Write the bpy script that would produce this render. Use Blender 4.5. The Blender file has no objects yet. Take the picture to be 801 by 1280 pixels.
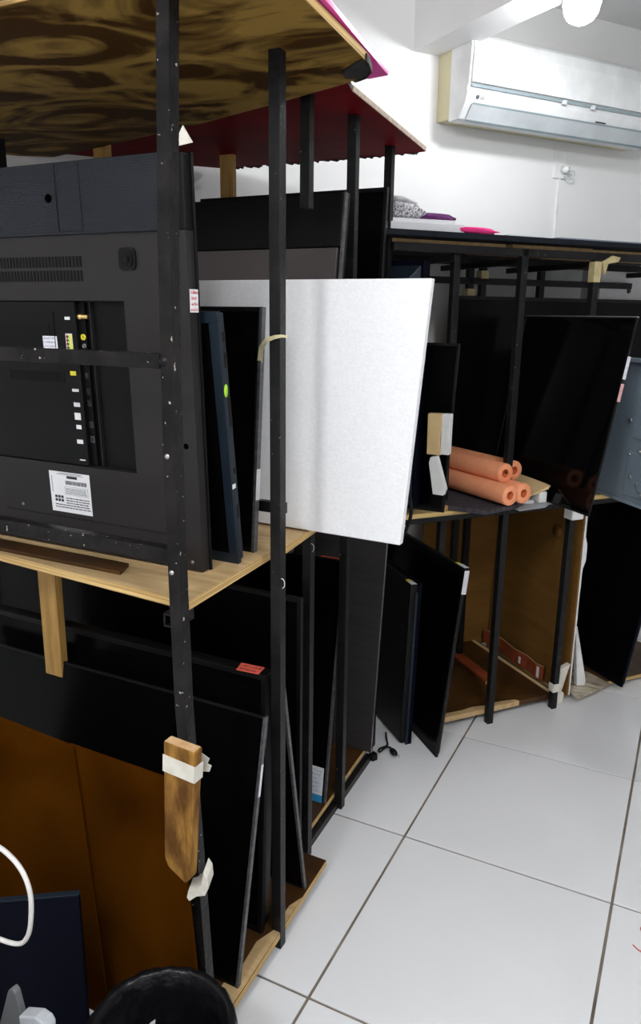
import bpy, bmesh, math, random
from mathutils import Vector, Matrix
V = Vector
random.seed(7)
scene = bpy.context.scene
COL = scene.collection

# ------------------------------------------------------------------ camera
cd = bpy.data.cameras.new('camera'); cam = bpy.data.objects.new('camera', cd); COL.objects.link(cam)
cd.sensor_fit = 'VERTICAL'; cd.sensor_height = 36.0; cd.lens = 952.1 * 36 / 1280
cd.clip_start = .02; cd.clip_end = 50
YAW, PIT, ROL = -.459125, .254232, .012684
fw = V((math.sin(YAW) * math.cos(PIT), math.cos(YAW) * math.cos(PIT), -math.sin(PIT)))
r0 = V((math.cos(YAW), -math.sin(YAW), 0)); u0 = r0.cross(fw)
rr = r0 * math.cos(ROL) + u0 * math.sin(ROL); uu = u0 * math.cos(ROL) - r0 * math.sin(ROL)
cam.matrix_world = Matrix(((rr.x, uu.x, -fw.x, .649), (rr.y, uu.y, -fw.y, -1.922), (rr.z, uu.z, -fw.z, 1.545), (0, 0, 0, 1)))
scene.camera = cam

# ------------------------------------------------------------------ world, lamps, exposure
w = bpy.data.worlds.new('world'); scene.world = w; w.use_nodes = True
w.node_tree.nodes['Background'].inputs[0].default_value = (.8, .9, 1, 1)
w.node_tree.nodes['Background'].inputs[1].default_value = 0.0
scene.view_settings.view_transform = 'Standard'; scene.view_settings.look = 'None'
scene.view_settings.exposure = 0.69; scene.view_settings.gamma = 1.0
scene.view_settings.use_curve_mapping = False

def lamp(name, loc, watts, radius, col):
    l = bpy.data.lights.new(name, 'POINT'); l.energy = watts; l.shadow_soft_size = radius; l.color = col
    o = bpy.data.objects.new(name, l); COL.objects.link(o); o.location = loc; return o
# the room's other two ceiling bulbs, behind the photographer
lamp('ceiling_bulb_light', (.05, -2.65, 2.55), 42, .14, (.975, .985, 1))
lamp('ceiling_bulb_light', (1.35, -1.55, 2.55), 36, .14, (.975, .985, 1))
BULB = 105.0      # emission of the bulb in view (built as a lamp below)

# ------------------------------------------------------------------ materials
def mat(name, col, rough=.5, metal=0., col2=None, scale=8., stretch=(1, 1, 1), contrast=(.35, .65), bump=0., bscale=60., spec=.5, detail=4., distort=0., coat=0., trans=0., alpha=None):
    m = bpy.data.materials.new(name); m.use_nodes = True; nt = m.node_tree; N = nt.nodes; L = nt.links
    b = N['Principled BSDF']; b.inputs['Roughness'].default_value = rough; b.inputs['Metallic'].default_value = metal
    b.inputs['Specular IOR Level'].default_value = spec; b.inputs['Coat Weight'].default_value = coat
    b.inputs['Transmission Weight'].default_value = trans
    tc = N.new('ShaderNodeTexCoord'); mp = N.new('ShaderNodeMapping'); mp.inputs['Scale'].default_value = stretch
    L.new(tc.outputs['Object'], mp.inputs[0])
    if col2 is None: col2 = tuple(c * .85 for c in col)
    n = N.new('ShaderNodeTexNoise'); n.inputs['Scale'].default_value = scale; n.inputs['Detail'].default_value = detail
    n.inputs['Distortion'].default_value = distort; L.new(mp.outputs[0], n.inputs['Vector'])
    r = N.new('ShaderNodeValToRGB'); r.color_ramp.elements[0].position = contrast[0]; r.color_ramp.elements[1].position = contrast[1]
    r.color_ramp.elements[0].color = (*col2, 1); r.color_ramp.elements[1].color = (*col, 1)
    L.new(n.outputs[0], r.inputs[0]); L.new(r.outputs[0], b.inputs['Base Color'])
    if bump > 0:
        n2 = N.new('ShaderNodeTexNoise'); n2.inputs['Scale'].default_value = bscale; n2.inputs['Detail'].default_value = 3
        L.new(mp.outputs[0], n2.inputs['Vector'])
        bp = N.new('ShaderNodeBump'); bp.inputs['Strength'].default_value = bump; bp.inputs['Distance'].default_value = .01
        L.new(n2.outputs[0], bp.inputs['Height']); L.new(bp.outputs[0], b.inputs['Normal'])
    return m

def speck(m, col, thr=.68, scale=90.):
    """chipped paint: small bright specks over the base colour"""
    nt = m.node_tree; N = nt.nodes; L = nt.links; b = N['Principled BSDF']
    src = b.inputs['Base Color'].links[0].from_socket
    tc = N.new('ShaderNodeTexCoord'); n = N.new('ShaderNodeTexNoise'); n.inputs['Scale'].default_value = scale; n.inputs['Detail'].default_value = 2
    L.new(tc.outputs['Object'], n.inputs['Vector'])
    g = N.new('ShaderNodeMath'); g.operation = 'GREATER_THAN'; g.inputs[1].default_value = thr; L.new(n.outputs[0], g.inputs[0])
    mx = N.new('ShaderNodeMix'); mx.data_type = 'RGBA'; L.new(g.outputs[0], mx.inputs[0]); L.new(src, mx.inputs[6]); mx.inputs[7].default_value = (*col, 1)
    L.new(mx.outputs[2], b.inputs['Base Color']); return m

def weave(m, scale=420., strength=.5):
    """fine dotted moulding relief"""
    nt = m.node_tree; N = nt.nodes; L = nt.links; b = N['Principled BSDF']
    tc = N.new('ShaderNodeTexCoord'); v = N.new('ShaderNodeTexVoronoi'); v.inputs['Scale'].default_value = scale; v.inputs['Randomness'].default_value = 0.
    L.new(tc.outputs['Object'], v.inputs['Vector'])
    bp = N.new('ShaderNodeBump'); bp.inputs['Strength'].default_value = strength; bp.inputs['Distance'].default_value = .002
    L.new(v.outputs['Distance'], bp.inputs['Height']); L.new(bp.outputs[0], b.inputs['Normal']); return m

def plies(m, c1, c2, scale=420.):
    """plywood end grain: horizontal plies by height"""
    nt = m.node_tree; N = nt.nodes; L = nt.links; b = N['Principled BSDF']
    tc = N.new('ShaderNodeTexCoord'); mp = N.new('ShaderNodeMapping'); mp.inputs['Scale'].default_value = (3, 3, scale)
    L.new(tc.outputs['Object'], mp.inputs[0])
    n = N.new('ShaderNodeTexNoise'); n.inputs['Scale'].default_value = 1.; n.inputs['Detail'].default_value = 2; L.new(mp.outputs[0], n.inputs['Vector'])
    r = N.new('ShaderNodeValToRGB'); r.color_ramp.elements[0].position = .42; r.color_ramp.elements[1].position = .56
    r.color_ramp.elements[0].color = (*c2, 1); r.color_ramp.elements[1].color = (*c1, 1)
    L.new(n.outputs[0], r.inputs[0]); L.new(r.outputs[0], b.inputs['Base Color']); return m

M = {}
M['wall'] = mat('white_painted_wall', (.86, .86, .855), .6, col2=(.83, .83, .825), scale=3, bump=.02, bscale=40, spec=.3)
M['ceiling'] = mat('white_painted_ceiling', (.78, .79, .79), .7, scale=2)
M['tile'] = mat('glazed_white_tile', (.80, .80, .815), .22, col2=(.77, .77, .78), scale=2.5, spec=.45)
M['grout'] = mat('dirty_grout', (.30, .25, .19), .9, col2=(.10, .075, .06), scale=7, contrast=(.3, .7))
M['steel'] = speck(mat('black_painted_steel', (.011, .0105, .011), .38, .0, col2=(.005, .005, .0055), scale=30, bump=.12, bscale=90, spec=.22), (.30, .26, .23), .745, 110)
M['steel_worn'] = speck(mat('worn_black_steel', (.013, .0112, .0108), .36, .0, col2=(.0045, .004, .0045), scale=18, bump=.2, bscale=60, spec=.17), (.42, .36, .32), .715, 95)
M['swirl'] = mat('swirled_varnished_plywood', (.270, .165, .040), .55, col2=(.045, .019, .003), scale=2.6, stretch=(1, 1.7, 1), contrast=(.44, .60), distort=2.6, detail=4, spec=.05)
M['rawedge'] = plies(mat('plywood_edge', (.62, .43, .17), .7), (.66, .46, .19), (.42, .25, .08))
M['ply'] = mat('pale_plywood', (.60, .42, .22), .6, col2=(.46, .30, .13), scale=5, stretch=(1.2, 14, 6), contrast=(.3, .7))
M['pine'] = mat('yellow_pine', (.50, .30, .08), .55, col2=(.34, .18, .04), scale=9, stretch=(9, 9, .8))
M['red'] = mat('red_painted_board', (.150, .004, .008), .6, col2=(.10, .002, .005), scale=6, spec=.03)
M['black_edge'] = mat('black_board_edge', (.012, .010, .010), .7)
M['cream_edge'] = mat('cream_board_edge', (.62, .52, .42), .8, col2=(.45, .33, .24), scale=60)
M['stained'] = mat('stained_brown_plywood', (.090, .040, .010), .45, col2=(.036, .015, .004), scale=5, contrast=(.35, .7), distort=1.2, spec=.25)
M['hardboard'] = mat('brown_hardboard', (.078, .0245, .0013), .5, col2=(.024, .0068, .0005), scale=2.6, contrast=(.28, .72), distort=.6, detail=6, spec=.0)
M['oldwood'] = mat('weathered_wood_block', (.34, .175, .040), .7, col2=(.105, .044, .011), scale=9, stretch=(3, 3, .9), contrast=(.38, .62), detail=8, bump=.4, bscale=40, spec=.1)
M['oldwood_end'] = mat('sawn_wood_end', (.62, .40, .21), .8, col2=(.50, .29, .13), scale=50)
M['tape'] = mat('white_paper_tape', (.72, .69, .62), .7, col2=(.60, .56, .48), scale=30)
M['yellow_tape'] = mat('aged_masking_tape', (.52, .44, .24), .7, col2=(.42, .34, .17), scale=40)
M['masking'] = mat('pale_masking_tape', (.74, .66, .40), .7)
M['foam'] = mat('white_polystyrene', (.84, .84, .855), .9, col2=(.80, .80, .815), scale=120, bump=.10, bscale=170, spec=.2)
M['epe'] = mat('white_packing_foam', (.82, .82, .80), .8, bump=.2, bscale=90)
M['tv_back'] = mat('matte_charcoal_plastic', (.0165, .0145, .015), .42, col2=(.0145, .0125, .013), scale=3, spec=.30)
weave(M['tv_back'], 300, .12)
M['tv_band'] = weave(mat('dotted_charcoal_plastic', (.0100, .0118, .0175), .42, spec=.24), 230, .8)
M['tv_black'] = mat('black_plastic', (.0045, .0045, .005), .42, spec=.16)
M['tv_dark'] = mat('recess_black_plastic', (.0035, .0035, .004), .5, spec=.15)
M['bezel'] = mat('satin_black_bezel', (.005, .005, .006), .34, spec=.22)
M['navy'] = mat('navy_black_plastic', (.010, .017, .026), .38, spec=.28)
M['navy2'] = mat('deep_navy_plastic', (.0020, .0026, .0078), .5, spec=.05)
M['screen'] = mat('black_lcd_screen', (.0018, .0018, .002), .22, spec=.10)
M['screen_gloss'] = mat('glossy_black_lcd_screen', (.0018, .0018, .002), .08, spec=.22)
M['silver'] = mat('grey_aluminium_edge', (.11, .11, .118), .4, .3, col2=(.06, .06, .066), scale=25, stretch=(1, 1, 3))
M['silver_line'] = mat('bright_metal_edge', (.62, .62, .62), .3, .8)
M['darkmetal'] = mat('brushed_dark_metal', (.060, .056, .057), .28, .35, col2=(.048, .045, .046), scale=6, stretch=(1, 1, 12), spec=.5)
M['warmgrey'] = mat('warm_grey_rear_panel', (.075, .062, .062), .5, col2=(.062, .052, .052), scale=3, spec=.3)
M['chassis'] = mat('grey_blue_steel_sheet', (.25, .31, .37), .4, .2, col2=(.21, .265, .32), scale=4)
M['label'] = mat('white_paper_label', (.76, .76, .78), .6, col2=(.72, .72, .74), scale=20)
M['void'] = mat('dark_hole', (.001, .001, .001), .9, spec=.0)
M['ink'] = mat('black_ink', (.02, .02, .025), .7)
M['blueink'] = mat('blue_pen_ink', (.05, .07, .32), .7)
M['redlabel'] = mat('coral_red_label', (.78, .12, .075), .6)
M['pinklabel'] = mat('pale_pink_label', (.75, .45, .45), .6)
M['yellow'] = mat('yellow_sticker', (.75, .66, .03), .5)
M['lime'] = mat('lime_green_dot', (.42, .80, .02), .5)
M['redink'] = mat('red_print', (.65, .06, .05), .5)
M['cyanlabel'] = mat('blue_print', (.03, .28, .55), .5)
M['gold'] = mat('gold_connector', (.72, .50, .20), .3, .9)
M['grey_conn'] = mat('grey_connector', (.30, .30, .32), .35, .8)
M['pinksheet'] = mat('hot_pink_plastic_sheet', (.86, .07, .42), .3, col2=(.80, .05, .36), scale=3, spec=.5)
M['palepink'] = mat('pale_pink_plastic_sheet', (.90, .50, .70), .3)
M['cardboard'] = mat('brown_cardboard', (.195, .098, .024), .85, col2=(.165, .080, .019), scale=5, stretch=(1, 1, 6), bump=.08, bscale=50, spec=.05)
M['cardboard_light'] = mat('tan_cardboard', (.68, .50, .26), .8, col2=(.60, .42, .20), scale=8, bump=.1, bscale=60)
M['orange'] = mat('orange_tube_foam', (.96, .39, .205), .8, col2=(.94, .35, .175), scale=40, bump=.1, bscale=150, spec=.2)
M['orange_in'] = mat('orange_tube_bore', (.85, .21, .06), .85)
M['felt'] = mat('dark_grey_felt', (.085, .076, .085), .95, col2=(.045, .04, .046), scale=60, bump=.5, bscale=200, spec=.1)
M['leather'] = mat('red_brown_leather', (.34, .068, .022), .5, col2=(.22, .038, .012), scale=12, bump=.15, bscale=80)
M['leather_edge'] = mat('pale_leather_edge', (.45, .22, .12), .8)
M['magazine'] = mat('printed_paper_beige', (.72, .66, .52), .4, col2=(.26, .19, .12), scale=4, stretch=(2, 9, 1), contrast=(.36, .62), distort=.8)
M['greytop'] = mat('dark_navy_table_cloth', (.010, .014, .020), .8, col2=(.006, .008, .012), scale=30, bump=.2, bscale=120, spec=.2)
M['tanboard'] = mat('tan_wood_board', (.52, .36, .17), .7, col2=(.42, .27, .11), scale=6, stretch=(2, 8, 1))
M['ac'] = mat('white_gloss_plastic', (.86, .87, .87), .25, spec=.5)
M['ac_old'] = mat('yellowed_plastic', (.70, .64, .42), .5, col2=(.64, .57, .34), scale=5)
M['ac_grey'] = mat('pale_grey_plastic', (.66, .70, .72), .3)
M['ac_dark'] = mat('blue_grey_gap', (.34, .42, .45), .5)
M['plate'] = mat('white_switch_plastic', (.88, .88, .88), .4)
M['cable'] = mat('white_cable_rubber', (.80, .77, .74), .5)
M['blackcable'] = mat('black_cable_rubber', (.006, .006, .007), .5, spec=.2)
M['bin'] = mat('black_bin_plastic', (.006, .006, .007), .4, col2=(.004, .004, .005), scale=20, spec=.2)
M['bag'] = mat('black_bin_liner', (.005, .005, .006), .3, bump=.5, bscale=30, spec=.25)
M['pinkcloth'] = mat('bright_pink_cloth', (.95, .07, .30), .95, col2=(.85, .04, .22), scale=30, bump=.3, bscale=60, spec=.1)
M['purple'] = mat('purple_knit', (.20, .03, .20), .9, col2=(.06, .02, .08), scale=160, bump=.5, bscale=200)
M['knit'] = mat('grey_white_knit', (.72, .72, .74), .9, col2=(.10, .09, .11), scale=150, contrast=(.4, .6))
M['greyplastic'] = mat('mid_grey_plastic', (.12, .125, .13), .4)
M['whiteplastic'] = mat('off_white_plastic', (.42, .44, .47), .4)
M['screw'] = mat('zinc_screw', (.55, .53, .50), .35, .9)
mm = bpy.data.materials.new('lit_bulb_glass'); mm.use_nodes = True
_b = mm.node_tree.nodes['Principled BSDF']; _b.inputs['Base Color'].default_value = (1, 1, 1, 1)
_b.inputs['Emission Color'].default_value = (.98, .99, 1, 1); _b.inputs['Emission Strength'].default_value = BULB
M['bulb'] = mm

# ------------------------------------------------------------------ mesh builder
class MB:
    def __init__(s): s.v = []; s.f = []; s.sm = []
    def add(s, vs, fs, smooth=False):
        k = len(s.v); s.v += [V(p) for p in vs]; s.f += [tuple(i + k for i in f) for f in fs]; s.sm += [smooth] * len(fs); return s
    def box(s, o, u, v, w):
        """o corner, u v w full edge vectors"""
        o, u, v, w = V(o), V(u), V(v), V(w)
        p = [o, o + u, o + u + v, o + v]; p += [q + w for q in p]
        fs = [(0, 3, 2, 1), (4, 5, 6, 7), (0, 1, 5, 4), (1, 2, 6, 5), (2, 3, 7, 6), (3, 0, 4, 7)]
        if u.cross(v).dot(w) < 0: fs = [tuple(reversed(f)) for f in fs]
        return s.add(p, fs)
    def prism(s, poly, d):
        d = V(d); P = [V(q) for q in poly]; n = len(P)
        nr = V((0, 0, 0))
        for i in range(n): nr += P[i].cross(P[(i + 1) % n])
        if nr.dot(d) < 0: P.reverse()
        fs = [tuple(reversed(range(n))), tuple(range(n, 2 * n))] + [(i, (i + 1) % n, n + (i + 1) % n, n + i) for i in range(n)]
        return s.add(P + [q + d for q in P], fs)
    def tube(s, path, r, seg=10, closed=False):
        P = [V(q) for q in path]; rings = []; n = len(P); up = V((.123, .31, .94)).normalized()
        for i, q in enumerate(P):
            a = P[(i - 1) % n] if (closed or i > 0) else P[i]; b = P[(i + 1) % n] if (closed or i < n - 1) else P[i]
            t = (b - a).normalized(); x = up.cross(t)
            if x.length < 1e-4: x = V((1, 0, 0)).cross(t)
            x.normalize(); y = t.cross(x)
            rad = r[i] if isinstance(r, (list, tuple)) else r
            rings.append([q + x * rad * math.cos(k * 2 * math.pi / seg) + y * rad * math.sin(k * 2 * math.pi / seg) for k in range(seg)])
        vs = [q for g in rings for q in g]; fs = []
        m = n if closed else n - 1
        for i in range(m):
            j = (i + 1) % n
            for k in range(seg): fs.append((i * seg + k, i * seg + (k + 1) % seg, j * seg + (k + 1) % seg, j * seg + k))
        if not closed: fs += [tuple(reversed(range(seg))), tuple(range((n - 1) * seg, n * seg))]
        return s.add(vs, fs, True)
    def lathe(s, prof, o, ax=(0, 0, 1), seg=32):
        ax = V(ax).normalized(); x = ax.orthogonal().normalized(); y = ax.cross(x); o = V(o); vs = []
        for r, h in prof:
            for k in range(seg): a = 2 * math.pi * k / seg; vs.append(o + ax * h + x * r * math.cos(a) + y * r * math.sin(a))
        fs = []
        for i in range(len(prof) - 1):
            for k in range(seg): fs.append((i * seg + k, i * seg + (k + 1) % seg, (i + 1) * seg + (k + 1) % seg, (i + 1) * seg + k))
        return s.add(vs, fs, True)
    def sqpath(s, pts, a):
        """square tube of side a through points (roughly vertical)"""
        h = a / 2; vs = []; fs = []
        for q in pts:
            q = V(q); vs += [q + V((-h, -h, 0)), q + V((h, -h, 0)), q + V((h, h, 0)), q + V((-h, h, 0))]
        for i in range(len(pts) - 1):
            for k in range(4): fs.append((i * 4 + k, i * 4 + (k + 1) % 4, i * 4 + 4 + (k + 1) % 4, i * 4 + 4 + k))
        n = len(pts); fs += [(3, 2, 1, 0), tuple((n - 1) * 4 + k for k in range(4))]
        return s.add(vs, fs)
    def bar(s, a, b, wd, ht):
        """straight bar a->b with width wd and height ht"""
        a, b = V(a), V(b); t = (b - a).normalized(); up = V((0, 0, 1))
        if abs(t.z) > .95: up = V((0, 1, 0))
        x = t.cross(up).normalized(); y = x.cross(t)
        return s.box(a - x * wd / 2 - y * ht / 2, x * wd, y * ht, b - a)

def build(name, mb, m, parent=None, bevel=0., base=None):
    """one mesh object; child of parent (parents hold only a location)"""
    me = bpy.data.meshes.new(name)
    if parent is not None:
        base = V((0, 0, 0)); p = parent
        while p is not None: base = base + p.location; p = p.parent
        off = base
    else:
        off = V(base) if base is not None else V((0, 0, 0))
        if base is None and mb.v:
            zs = min(q.z for q in mb.v); n = len(mb.v)
            off = V((sum(q.x for q in mb.v) / n, sum(q.y for q in mb.v) / n, zs))
    me.from_pydata([q - off for q in mb.v], [], mb.f)
    me.polygons.foreach_set('use_smooth', mb.sm)
    me.validate()
    if bevel > 0:
        bm = bmesh.new(); bm.from_mesh(me)
        ed = [e for e in bm.edges if len(e.link_faces) == 2 and e.calc_face_angle(0) > .6]
        bmesh.ops.bevel(bm, geom=ed, offset=bevel, segments=2, profile=.5, affect='EDGES', clamp_overlap=True)
        bm.to_mesh(me); bm.free()
    if isinstance(m, (list, tuple)):
        for k in m: me.materials.append(M[k])
    else: me.materials.append(M[m])
    o = bpy.data.objects.new(name, me); COL.objects.link(o)
    if parent is not None: o.parent = parent
    else: o.location = off
    return o

def tag(o, label=None, cat=None, group=None, kind=None):
    if label: o['label'] = label
    if cat: o['category'] = cat
    if group: o['group'] = group
    if kind: o['kind'] = kind
    return o

def thing(name, label, cat, base, group=None):
    o = bpy.data.objects.new(name, None); COL.objects.link(o); o.location = V(base); o.empty_display_size = .05
    return tag(o, label, cat, group)

def box1(o, u, v, w): return MB().box(o, u, v, w)

# ------------------------------------------------------------------ frames of reference
X_, Y_, Z_ = V((1, 0, 0)), V((0, 1, 0)), V((0, 0, 1))
# back wall (carries the air conditioner) and the rack in front of it run at an angle to the tiles
A54 = math.radians(54); WE = V((math.cos(A54), math.sin(A54), 0)); WN = V((-math.sin(A54), math.cos(A54), 0))
W0 = V((-.525, 1.21, 0))
def wall_pt(t, off, z): return W0 + WE * t - WN * off + Z_ * z          # off = distance in front of the wall
A50 = math.radians(50); BE = V((math.cos(A50), math.sin(A50), 0)); BN = V((-math.sin(A50), math.cos(A50), 0))
P0 = V((.057, .787, 0))
def rb(s, n, z): return P0 + BE * s + BN * n + Z_ * z                     # along / into the rear rack

# ------------------------------------------------------------------ room shell
CEIL = 2.81; T0, T1, DEP = -4.3, 2.6, 4.6
room = [wall_pt(T0, 0, 0), wall_pt(T1, 0, 0), wall_pt(T1, DEP, 0), wall_pt(T0, DEP, 0)]
fl = build('floor', MB().prism([p + Z_ * -.005 for p in room], (0, 0, -.1)), 'grout', base=(0, 0, 0)); tag(fl, 'white tiled floor with dirty brown grout lines', 'floor', kind='structure')
def clip(poly):
    cx = sum((p for p in room), V((0, 0, 0))) / 4
    for i in range(4):
        a, b = room[i], room[(i + 1) % 4]; nrm = V((-(b - a).y, (b - a).x, 0))
        if (cx - a).dot(nrm) < 0: nrm = -nrm
        out = []
        for k in range(len(poly)):
            p, q = poly[k], poly[(k + 1) % len(poly)]; dp, dq = (p - a).dot(nrm), (q - a).dot(nrm)
            if dp >= 0: out.append(p)
            if dp * dq < 0: out.append(p + (q - p) * (dp / (dp - dq)))
        poly = out
        if not poly: break
    return poly
TX, TY, G = .6, .6405, .0072
tile_me = None
for i in range(-9, 9):
    for j in range(-9, 9):
        x0, x1, y0, y1 = i * TX + G / 2, (i + 1) * TX - G / 2, j * TY + G / 2, (j + 1) * TY - G / 2
        q = [V((x0, y0, 0)), V((x1, y0, 0)), V((x1, y1, 0)), V((x0, y1, 0))]
        c = clip(list(q))
        if len(c) < 3: continue
        full = all((a - b).length < 1e-6 for a, b in zip(c, q)) and len(c) == 4
        if full and tile_me is not None:
            o = tile_me.copy(); COL.objects.link(o); o.location = (x0, y0, 0)
        else:
            mb = MB().prism([p + Z_ * -.005 - V((x0, y0, 0)) for p in c], (0, 0, .005))
            o = build('tile', mb, 'tile', base=(0, 0, 0), bevel=.0012 if full else 0); o.location = (x0, y0, 0)
            if full: tile_me = o
        o.parent = fl
def shell(name, label, cat, mb, m):
    return tag(build(name, mb, m, base=(0, 0, 0)), label, cat, kind='structure')
shell('wall_back', 'white painted wall carrying the air conditioner', 'wall', box1(wall_pt(T0, 0, -.1), WE * (T1 - T0), Z_ * (CEIL + .2), WN * .15), 'wall')
shell('wall_left', 'white painted side wall beyond the near rack', 'wall', box1(wall_pt(T0, 0, -.1), -WN * DEP, Z_ * (CEIL + .2), -WE * .15), 'wall')
shell('wall_right', 'white painted side wall to the right', 'wall', box1(wall_pt(T1, 0, -.1), -WN * DEP, Z_ * (CEIL + .2), WE * .15), 'wall')
shell('wall_front', 'white painted wall behind the photographer', 'wall', box1(wall_pt(T0, DEP, -.1), WE * (T1 - T0), Z_ * (CEIL + .2), -WN * .15), 'wall')
shell('ceiling', 'white painted ceiling', 'ceiling', MB().prism([p + Z_ * CEIL for p in room], (0, 0, .1)), 'ceiling')
shell('trim_1', 'white ceiling beam running out from the back wall', 'beam', box1(wall_pt(.005, 0, 2.542), WE * .155, -WN * DEP, Z_ * (CEIL - 2.542)), 'wall')

# ------------------------------------------------------------------ writing helpers
def scribble(parent, o, u, v, wd, ht, rows, m='ink', amp=.35, name='writing'):
    """rows of handwriting-like strokes lying on the plane o + u*a + v*b, raised 0.4 mm along u x v"""
    if ht > 1.8 * wd: o, u, v, wd, ht = o + u * wd, v, -u, ht, wd
    nn = u.cross(v).normalized(); mb = MB(); rh = ht / rows
    for r in range(rows):
        a = wd * .08; yb = ht - rh * (r + .78)
        while a < wd * .9:
            L = wd * random.uniform(.05, .10); h = rh * random.uniform(.3, .65); k = random.choice((0, 1, 2))
            t = max(.0004, rh * .05)
            q = o + u * a + v * yb + nn * .0004
            mb.box(q, u * t, v * h, nn * .0002)
            if k: mb.box(q + v * (h * .5 if k == 1 else 0), u * L * .7, v * t, nn * .0002)
            if k == 2: mb.box(q + u * L * .6, u * t, v * h * .8, nn * .0002)
            a += L * 1.15
    return build(name, mb, m, parent)

def sticker(parent, o, u, v, wd, ht, m='label', rows=0, ink='ink', name='sticker', th=.0006, label=None):
    u = u.normalized(); v = v.normalized(); nn = u.cross(v).normalized()
    s = build(name, MB().box(o, u * wd, v * ht, nn * th), m, parent)
    if label: s['label'] = label
    if rows: scribble(s, o + nn * th, u, v, wd, ht, rows, ink)
    return s

# ------------------------------------------------------------------ television builder
def tv(label, P, u, v, W, H, T, face='screen', bez=.012, mb_='bezel', ms='screen', mr='tv_black', bulge=None, base_z=None, edge=None):
    """P bottom corner at the aisle end of the visible face; u along the width away from the aisle; v up (lean);
    the visible face looks along w = v x u, the body goes the other way"""
    P = V(P); u = V(u).normalized(); v = V(v).normalized(); w = v.cross(u).normalized(); v = u.cross(w)
    t = thing('television', label, 'television', P)
    rim = min(T * .45, .016)
    if face == 'screen':
        F = P; d = -w
    else:
        F = P - w * T; d = w            # screen plane is on the far side
    # bezel ring
    mb = MB()
    mb.box(F, u * W, v * bez, d * rim); mb.box(F + v * (H - bez), u * W, v * bez, d * rim)
    mb.box(F + v * bez, u * bez, v * (H - 2 * bez), d * rim); mb.box(F + v * bez + u * (W - bez), u * bez, v * (H - 2 * bez), d * rim)
    bz = build('bezel', mb, mb_, t, bevel=.0012)
    build('screen', MB().box(F + u * bez + v * bez + d * .002, u * (W - 2 * bez), v * (H - 2 * bez), d * (rim - .004)), ms, t)
    if face == 'screen':
        k = bulge if bulge is not None else .03
        q = F + d * rim
        lo = [q + u * .004 + v * .004, q + u * (W - .004) + v * .004, q + u * (W - .004) + v * (H - .004), q + u * .004 + v * (H - .004)]
        hi = [q + u * k + v * k, q + u * (W - k) + v * k, q + u * (W - k) + v * (H - k), q + u * k + v * (H - k)]
        hi = [p + d * (T - rim) for p in hi]
        m2 = MB().add(lo + hi, [(0, 1, 2, 3), (7, 6, 5, 4), (0, 4, 5, 1), (1, 5, 6, 2), (2, 6, 7, 3), (3, 7, 4, 0)])
        build('rear_cover', m2, mr, t, bevel=.002)
    if edge:
        build('edge_strip', MB().box(P - u * .0015 + w * .0003, u * .0065, v * H, -w * (rim + .002)), edge, t)
    return t, u, v, w

# ================================================================== RACK A1 (nearest)
PS = .025
ra = thing('storage_rack', 'black steel rack nearest the camera under a swirled brown wooden top', 'rack', (-.15, -.85, 0), 'steel storage racks')
build('post', MB().sqpath([(-.138, -.85, 0), (-.138, -.85, .18), (-.154, -.85, .517), (-.168, -.85, .816), (-.171, -.85, 1.04), (-.172, -.85, 1.31), (-.166, -.85, 1.66), (-.151, -.85, 2.02)], PS), 'steel_worn', ra)
build('post', MB().sqpath([(-.138, -.537, 0), (-.138, -.537, 2.02)], PS), 'steel', ra, .001)
build('post', MB().sqpath([(-1.34, -.84, 0), (-1.34, -.84, 2.02)], PS), 'steel', ra)
build('post', MB().sqpath([(-1.34, -.36, 0), (-1.34, -.36, 2.02)], PS), 'steel', ra)
build('crossbar', MB().bar((-1.34, -.853, 1.464), (-.184, -.853, 1.464), .02, .026), 'steel_worn', ra, .0015)
build('crossbar', MB().bar((-1.34, -.825, 1.106), (-.184, -.825, 1.106), .025, .027), 'steel_worn', ra, .0015)
build('crossbar', MB().bar((-1.34, -.36, .99), (-.2, -.36, .99), .02, .02), 'steel', ra)
build('crossbar', MB().bar((-1.34, -.80, .015), (-.15, -.80, .015), .02, .03), 'steel', ra)
build('crossbar', MB().bar((-1.34, -.40, .015), (-.15, -.40, .015), .02, .03), 'steel', ra)
build('crossbar', MB().bar((-1.34, -.455, 1.117), (-.165, -.455, 1.117), .016, .025), 'steel', ra)
# short open square tube whose end shows under the shelf
mb = MB(); o = V((-.225, -.83, .958)); s_ = .028; k = .004
mb.box(o, X_ * s_, Z_ * k, Y_ * .06); mb.box(o + Z_ * (s_ - k), X_ * s_, Z_ * k, Y_ * .06)
mb.box(o + Z_ * k, X_ * k, Z_ * (s_ - 2 * k), Y_ * .06); mb.box(o + Z_ * k + X_ * (s_ - k), X_ * k, Z_ * (s_ - 2 * k), Y_ * .06)
build('support_tube', mb, 'steel_worn', ra)
build('shelf_weld', MB().lathe([(.009, 0), (.007, .003), (0, .004)], (-.176, -.8625, 1.464), (0, -1, 0), 8), 'steel_worn', ra)
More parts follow.
